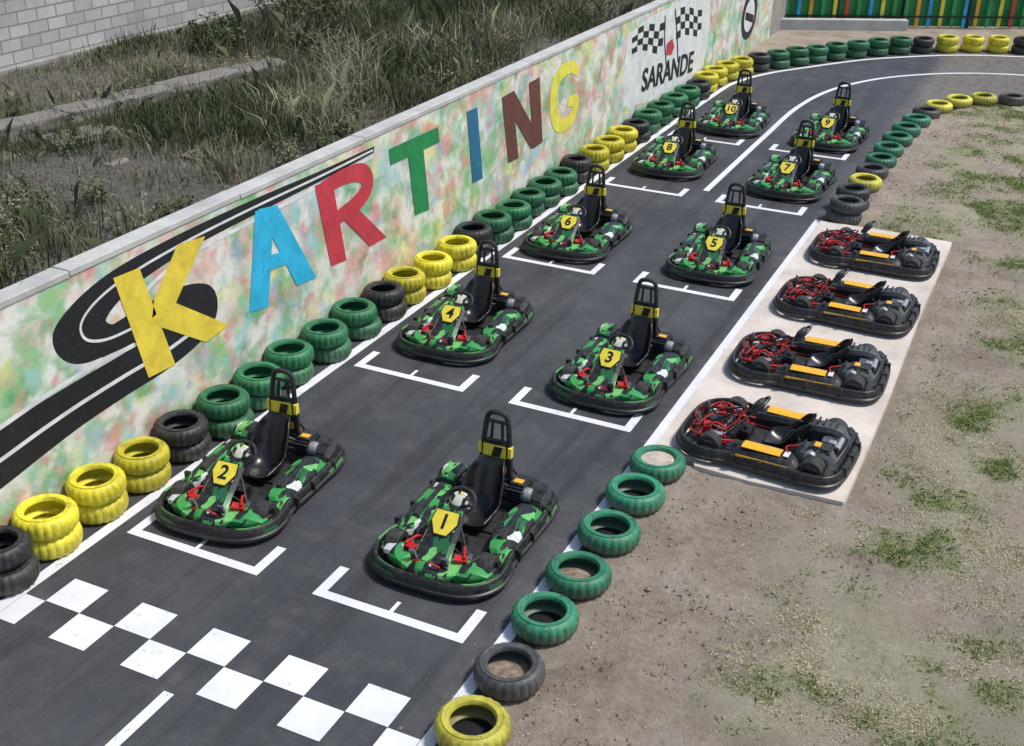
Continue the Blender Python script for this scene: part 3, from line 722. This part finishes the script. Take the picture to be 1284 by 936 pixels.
while len(pos)<210000 and att<1200000:
    att+=1
    y=3+ (random.random()**1.15)*27; x=random.uniform(-2.8,1.3+(y-3)*.02)
    if -3.4<x<-1.1 and 10.6<y<19.3: continue
    v=vegmask(x,y)
    if random.random()>v**1.3+.03: continue
    g=mn.fractal((x*2.3,y*2.3,9),1,2,3)
    if g<-.06 and random.random()<.7: continue
    t=random.random()<min(.92,greenmask(x,y))
    if y>19 and inpoly(x,y,trk): continue
    pos.append((x,y,.005)); hg.append(random.uniform(.018,.05)*(1.3 if t else .8)); k=random.uniform(.75,1.3)
    c=random.choice([(.22,.31,.08),(.34,.40,.14),(.15,.22,.06)]) if t else random.choice([(.72,.64,.43),(.60,.53,.32),(.44,.40,.20),(.78,.70,.52)])
    cl.append([q_*k for q_ in c])
pos=np.array(pos);hg=np.array(hg);cl=np.array(cl)
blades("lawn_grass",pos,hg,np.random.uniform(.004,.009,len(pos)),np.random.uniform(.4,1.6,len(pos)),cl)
mb=MB(); 
for i in range(2600):
    y=random.uniform(3,26); x=-2.85+abs(random.gauss(0,1.2))
    if i%7==0: x=-3.15-abs(random.gauss(0,.25))
    if x<-1.05 and 10.5<y<19.4: continue
    if y>19 and inpoly(x,y,trk): continue
    r=random.uniform(.005,.020)*(1.6 if random.random()<.06 else 1); vv=[]
    if x<-3.1: r*=.6
    zc=.004 if x<-3.1 else .02
    for d in((1,0,0),(-1,0,0),(0,1,0),(0,-1,0),(0,0,1),(0,0,-1)): vv.append((x+d[0]*r*random.uniform(.6,1.4),y+d[1]*r*random.uniform(.6,1.4),zc+d[2]*r*random.uniform(.5,.9)))
    mb.add(vv,[(0,2,4),(2,1,4),(1,3,4),(3,0,4),(2,0,5),(1,2,5),(3,1,5),(0,3,5)],random.choice((0,1,1)),False)
obj("gravel",mb.mesh("gravel",[M['conc'],M['fill']],False,None))

# ------------------------------------------------------------------ mural wall
wall=empty("mural_wall",(0,0,0))
WX=-8.10; LAY=.0013
mb=MB(); mb.box((WX-.1,13.2,1.13),(.2,42.4,2.36),0); obj("wall_body",mb.mesh("wall_body",[M['mural']]),wall)
mb=MB()
yy=-8.0
while yy<34.3:
    l=min(2.6,34.4-yy); mb.box((WX-.1,yy+l/2,2.345+random.uniform(-.004,.004)),(.222+random.uniform(-.004,.006),l-.008,.07),0); yy+=l
obj("wall_cap",mb.mesh("wall_cap",[M['cap_conc']]),wall,bevel=.010)
mb=MB(); mb.box((WX-.1,35.3,1.0),(.18,1.78,2.2),0); obj("wall_end",mb.mesh("wall_end",[M['conc']]),wall)
def wpoly(name,polys,mat,layer):
    x=WX+LAY*layer; vs=[];fs=[]
    for p in polys:
        o=len(vs); vs+=[(x,a,b) for a,b in p]; fs.append(tuple(range(o,o+len(p))))
    me=bpy.data.meshes.new(name); me.from_pydata(vs,[],fs); me.materials.append(mat); me.update()
    for p in me.polygons:
        if p.normal.x<0: p.flip()
    return obj(name,me,wall)
def wstroke(name,pts,w,mat,layer,n=8,smooth=True):
    if not isinstance(w,(list,tuple)): w=[w]*len(pts)
    P=catmull([(a,b,ww) for (a,b),ww in zip(pts,w)],n) if smooth else [Vector((a,b,ww)) for (a,b),ww in zip(pts,w)]
    E=[]
    for i,p in enumerate(P):
        t=(P[min(len(P)-1,i+1)]-P[max(0,i-1)]); t.z=0; t.normalize(); nn=Vector((-t.y,t.x,0))*p.z/2
        E.append(((p+nn).xy,(p-nn).xy))
    vs=[];fs=[]; x=WX+LAY*layer
    for k,(a,b) in enumerate(E): vs+=[(x+.0003*(k%2),a.x,a.y),(x+.0003*(k%2),b.x,b.y)]
    for i in range(len(E)-1): fs.append((2*i,2*i+2,2*i+3,2*i+1))
    me=bpy.data.meshes.new(name); me.from_pydata(vs,[],fs); me.materials.append(mat); me.update()
    return obj(name,me,wall)
up_top=[(13.05,2.20),(11.75,2.21),(10.46,2.24),(9.21,2.24),(8.3,2.20),(7.75,2.10),(7.35,1.92),(7.28,1.72),(7.40,1.52),(7.65,1.40),(8.1,1.36)]
up_bot=[(13.02,2.12),(11.75,2.08),(10.46,2.06),(9.3,2.03),(8.5,1.94),(8.15,1.84),(7.98,1.74),(8.00,1.68),(8.08,1.64),(8.2,1.60),(8.4,1.58)]
def band(name,a,b,mat,layer):
    A_=catmull([(x,y,0) for x,y in a],5);B_=catmull([(x,y,0) for x,y in b],5)
    wpoly(name,[[(A_[i].x,A_[i].y),(A_[i+1].x,A_[i+1].y),(B_[i+1].x,B_[i+1].y),(B_[i].x,B_[i].y)] for i in range(len(A_)-1)],mat,layer)
band("road_swoosh",up_top,up_bot,M['wK'],1)
S2=[(7.85,1.50),(8.4,1.50),(9.0,1.47),(9.40,1.34),(9.30,1.18),(8.75,1.08),(8.1,1.06),(7.5,1.04),(6.97,1.00),(6.3,.93),(5.2,.85),(3.5,.8)]
wstroke("road_swoosh_loop",S2,[.26,.34,.42,.46,.46,.46,.46,.48,.52,.56,.6,.6],M['wK'],2)
wstroke("swoosh_line",[(13.0,2.16),(11.75,2.145),(10.46,2.15),(9.3,2.13),(8.4,2.07),(7.9,1.97),(7.65,1.82),(7.68,1.64),(7.95,1.53),(8.4,1.50)],.03,M['wW'],4)
wstroke("swoosh_line_b",[(9.3,1.12),(8.75,1.06),(8.1,1.05),(7.5,1.03),(6.97,.99),(6.3,.92),(5.2,.84),(3.5,.8)],.045,M['wW'],4)
wstroke("swoosh_outline",[(13.0,2.08),(11.7,2.03),(10.4,2.00),(9.3,1.97),(8.75,1.88),(8.45,1.76)],.05,M['wW'],3)
wstroke("swoosh_outline_b",[(8.3,1.32),(7.7,1.33),(7.2,1.31),(6.6,1.25),(6.0,1.19),(5,1.1),(3.5,1.05)],.05,M['wW'],3)
wpoly("letter_K",[[(8.14,2.11),(8.51,2.09),(8.86,.85),(8.44,.88)],[(8.60,1.50),(8.66,1.68),(9.10,2.14),(9.55,2.09),(8.95,1.50)]],M['wY'],5)
wpoly("letter_K_leg",[[(8.60,1.50),(8.90,1.58),(9.80,.94),(9.38,.90),(8.70,1.36)]],M['wY'],6)
wpoly("letter_A",[[(10.44,2.10),(10.80,2.06),(10.55,.88),(10.19,.94)]],M['wC'],5)
wpoly("letter_A_leg",[[(10.50,2.105),(10.86,2.05),(11.56,.89),(11.14,.93)]],M['wC'],6)
wpoly("letter_A_bar",[[(10.52,1.52),(11.0,1.44),(11.1,1.26),(10.5,1.33)]],M['wC'],7)
wpoly("letter_R",[[(11.64,2.06),(12.02,2.04),(12.26,.88),(11.90,.92)]],M['wR'],5)
wstroke("letter_R_bowl",[(11.78,1.97),(12.3,2.0),(12.72,1.93),(12.84,1.74),(12.6,1.58),(12.02,1.50)],[.2,.21,.25,.28,.24,.18],M['wR'],6)
wpoly("letter_R_leg",[[(12.15,1.53),(12.5,1.56),(13.27,.87),(12.84,.88)]],M['wR'],7)
wpoly("letter_T",[[(13.40,2.07),(14.78,2.05),(14.82,1.82),(13.44,1.84)]],M['wG'],5)
wpoly("letter_T_stem",[[(13.90,1.90),(14.33,1.90),(14.49,.90),(14.07,.94)]],M['wG'],6)
wpoly("letter_I",[[(15.67,2.07),(16.02,2.06),(16.23,.89),(15.87,.91)]],M['wB'],5)
wpoly("letter_N",[[(16.88,2.02),(17.26,2.04),(17.56,.87),(17.16,.89)]],M['wN'],5)
wpoly("letter_N_diagonal",[[(16.88,2.025),(17.32,2.045),(18.50,.90),(18.06,.895)]],M['wN'],6)
wpoly("letter_N_stem",[[(17.90,2.05),(18.32,2.06),(18.53,.91),(18.16,.885)]],M['wN'],7)
wstroke("letter_G",[(20.05,1.82),(19.7,1.97),(19.25,1.95),(18.98,1.75),(18.98,1.40),(19.14,1.10),(19.5,.98),(19.85,1.05),(20.0,1.30),(19.6,1.36)],[.2,.22,.26,.32,.34,.3,.24,.26,.24,.18],M['wY2'],5)
wpoly("logo_ground",[[(22.55,.62),(22.4,1.3),(22.6,2.05),(23.8,2.2),(26,2.22),(28,2.1),(28.3,1.3),(28.0,.45),(27,.25),(24,.4)]],M['wW'],1)
def flag(p00,p10,p11,p01,nu,nv,nm):
    K=[];
    def bl(u,v):
        w=.06*math.sin(u*5)
        return tuple((p00[i]*(1-u)*(1-v)+p10[i]*u*(1-v)+p11[i]*u*v+p01[i]*(1-u)*v)+(w if i else 0) for i in(0,1))
    for a in range(nu):
        for b in range(nv):
            if (a+b)%2==0: K.append([bl(a/nu,b/nv),bl((a+1)/nu,b/nv),bl((a+1)/nu,(b+1)/nv),bl(a/nu,(b+1)/nv)])
    wpoly(nm,K,M['wK'],3)
flag((22.85,1.62),(24.75,1.35),(24.85,2.0),(22.80,2.05),6,4,"checkered_flag")
flag((25.7,1.42),(27.6,1.25),(27.5,1.86),(25.5,2.08),6,4,"checkered_flag_b")
wstroke("flag_pole",[(24.80,2.08),(24.9,1.5),(25.15,.95)],.06,M['wK'],5,1,False)
wstroke("flag_pole_b",[(25.45,2.12),(25.75,1.5),(25.95,.9)],.06,M['wK'],5,1,False)
wpoly("emblem",[[(25.05,1.45),(25.4,1.5),(25.6,1.3),(25.45,1.15),(25.1,1.2)]],M['wR'],7)
tm=text_mesh("logo_text","SARANDE",M['wK'],.62,.001)
t=obj("logo_text",tm,wall,(WX+.012,25.35,.80)); t.rotation_euler=(Matrix(((0,0,1),(1,0,0),(0,1,0))).to_4x4()@Matrix.Rotation(-.07,4,'Z')).to_euler(); t.scale=(1.30,1.05,1)
wpoly("round_emblem",[[(31.9+.75*math.cos(a),1.0+.62*math.sin(a)) for a in [k*.2618 for k in range(24)]]],M['wK'],2)
wpoly("round_emblem_inner",[[(31.9+.5*math.cos(a),1.0+.42*math.sin(a)) for a in [k*.2618 for k in range(24)]]],M['wW'],4)
wpoly("round_emblem_bar",[[(31.5,.95),(32.3,.75),(32.35,.95),(31.5,1.15)]],M['wK'],6)

# ------------------------------------------------------------------ hill structures
mb=MB(); mb.box((-15.8,20,3.2),(.25,34,2.6),0); e=empty("brick_wall")
obj("bricks",mb.mesh("bricks",[M['brick']]),e)
mb=MB(); mb.box((-15.76,20,2.12),(.42,34.1,.14),0); obj("footing",mb.mesh("footing",[M['conc']]),e,bevel=.02)
def rock(mb,c,sx,sy,sz,seed,mi=0,sq=.6,rz=0):
    bm=bmesh.new(); bmesh.ops.create_icosphere(bm,subdivisions=4,radius=1); cs,sn=math.cos(rz),math.sin(rz)
    for v in bm.verts:
        p=v.co.copy(); m=max(abs(p.x),abs(p.y),abs(p.z)); p=p.lerp(p/m,sq); n=mn.noise(p*1.4+Vector((seed,0,0)))*.14+mn.noise(p*4+Vector((seed,0,0)))*.06+mn.noise(p*9+Vector((seed,0,0)))*.03
        v.co=p*(1+n)
    vs=[]
    for v in bm.verts:
        X,Y=v.co.x*sx,v.co.y*sy; vs.append((X*cs-Y*sn+c[0],X*sn+Y*cs+c[1],v.co.z*sz+c[2]))
    bm.verts.index_update()
    fs=[[v.index for v in f.verts] for f in bm.faces]; bm.free(); mb.add(vs,fs,mi,True)
mb=MB(); rr=random.Random(3)
y=10.0
while y<15.4:
    l=rr.uniform(.8,1.6); yc=y+l/2
    rock(mb,(-12.95+(yc-11)*.2+rr.uniform(-.04,.04),yc,2.17+rr.uniform(-.03,.03)),.22,l*.5,.14,y,0,.92,-.19); y+=l*.97
obj("low_stone_wall",mb.mesh("low_stone_wall",[M['stone']],True,.9))
mb=MB()
for i in range(7):
    rock(mb,(rr.uniform(-12.6,-9.5),rr.uniform(9.5,15),2.06),rr.uniform(.08,.18),rr.uniform(.1,.2),rr.uniform(.04,.07),i*3.3)
rock(mb,(-12.0,11.8,2.08),.25,.5,.08,77,0,.85,-.3)
obj("rocks",mb.mesh("rocks",[M['stone']],True,.9))

# ------------------------------------------------------------------ fence at the far end
A0=Vector((-8.5,36.0,0)); B0=Vector((6.5,44.2,0)); d=(B0-A0).normalized(); Ln=(B0-A0).length; ang=math.atan2(d.y,d.x)
lw=empty("low_kerb_wall",A0+Vector((d.y,-d.x,0))*.35,(0,0,ang)); mb=MB(); mb.box((1.9,0,.14),(4.2,.25,.36),0); obj("kerb_body",mb.mesh("kerb_body",[M['cap_conc']]),lw,bevel=.015)
fe=empty("slat_fence",A0,(0,0,ang))
def plainmat(n,c): return simple(n,c,.5,0,.25,2)
fm=[plainmat("fence_yellow",(.80,.66,.05)),plainmat("fence_blue",(.03,.38,.66)),plainmat("fence_red",(.60,.06,.03)),plainmat("fence_green",(.03,.34,.08)),plainmat("fence_black",(.01,.01,.012)),plainmat("fence_screen",(.025,.23,.07)),plainmat("fence_orange",(.80,.38,.03))]
mb=MB(); x=.1; k=0; seq=[0,3,1,6,3,0,2,3,1,0,3,3,6,1]
while x<Ln:
    mb.box((x,0,.93),(.11,.025,1.75),seq[k%len(seq)]); x+=.36; k+=1
for z in(.35,1.0,1.6): mb.box((Ln/2,-.04,z),(Ln,.04,.05),4)
x=0
while x<Ln: mb.box((x,.06,.95),(.08,.08,1.95),4); x+=2.0
mb.box((Ln/2,.13,.95),(Ln,.02,1.8),5)
obj("slats",mb.mesh("slats",fm),fe)
def bush(name,c,r,h,n,ca_,cb_):
    P=[];F=[];C=[]
    rnd=random.Random(int(c[0]*10+c[1]*7))
    lobes=[(rnd.uniform(-.7,.7)*r,rnd.uniform(-.7,.7)*r,rnd.uniform(.2,.8)*h,rnd.uniform(.2,.5)*r) for _ in range(14)]
    for i in range(n):
        lx,ly,lz,lr=rnd.choice(lobes); v=Vector((rnd.gauss(0,1),rnd.gauss(0,1),rnd.gauss(0,.8))).normalized()*lr*rnd.uniform(.4,1.3)
        p=Vector(c)+Vector((lx,ly,lz))+v; s=rnd.uniform(.02,.06); a=Vector((rnd.gauss(0,1),rnd.gauss(0,1),rnd.gauss(0,1))).normalized()*s; b=Vector((rnd.gauss(0,1),rnd.gauss(0,1),rnd.gauss(0,1))).normalized()*s*.5
        o=len(P); P+=[tuple(p-a),tuple(p+b),tuple(p+a),tuple(p-b)]; F.append((o,o+1,o+2,o+3)); t=rnd.random(); C+=[tuple(ca_[j]*(1-t)+cb_[j]*t for j in range(3))+(1,)]*4
    me=bpy.data.meshes.new(name); me.from_pydata(P,[],F); me.materials.append(M['grass']); cc=me.color_attributes.new("Col",'FLOAT_COLOR','POINT'); cc.data.foreach_set("color",np.array(C,dtype=np.float32).ravel()); return obj(name,me)
for cx,cy,r,h in[(-13.8,17.2,.6,.5),(-13.4,19.3,.8,.9),(-12.6,22.5,.9,1.1),(-11.6,26,.9,1.1),(-10.8,30,.9,1.1),(-11.8,17.3,.5,.5),(-9.6,33,.8,1.0)]:
    bush("bush",(cx,cy,2.1),r,h,3600,(.045,.065,.028),(.16,.17,.085))

# ------------------------------------------------------------------ light, sky, camera
w=bpy.data.worlds.new("World"); scene.world=w; w.use_nodes=True; nt=w.node_tree
sky=nt.nodes.new("ShaderNodeTexSky"); sky.sky_type='NISHITA'; sky.sun_disc=False
EL=math.radians(60); AZ=math.radians(62)
sky.sun_elevation=EL; sky.sun_rotation=AZ
nt.links.new(sky.outputs[0],nt.nodes["Background"].inputs[0]); nt.nodes["Background"].inputs[1].default_value=.15
sd=Vector((math.sin(AZ)*math.cos(EL),math.cos(AZ)*math.cos(EL),math.sin(EL)))
sl=bpy.data.lights.new("sun",'SUN'); sl.energy=3.6; sl.angle=math.radians(10); sl.color=(1,.96,.9)
so=bpy.data.objects.new("sun",sl); COL.objects.link(so); so.rotation_euler=sd.to_track_quat('Z','Y').to_euler(); so.location=(10,10,20)
cam=bpy.data.cameras.new("camera"); co=bpy.data.objects.new("camera",cam); COL.objects.link(co)
cam.sensor_width=36; cam.lens=41.86; cam.clip_start=.1; cam.clip_end=1500
R=Vector((.9032,.4288,.0187)).normalized(); Fw=Vector((-.3754,.8103,-.4501)).normalized(); U=R.cross(Fw).normalized(); R=Fw.cross(U)
co.matrix_world=Matrix(((R.x,U.x,-Fw.x,0),(R.y,U.y,-Fw.y,0),(R.z,U.z,-Fw.z,6.6),(0,0,0,1)))
scene.camera=co
scene.view_settings.view_transform='Standard'; scene.view_settings.look='None'; scene.view_settings.exposure=0
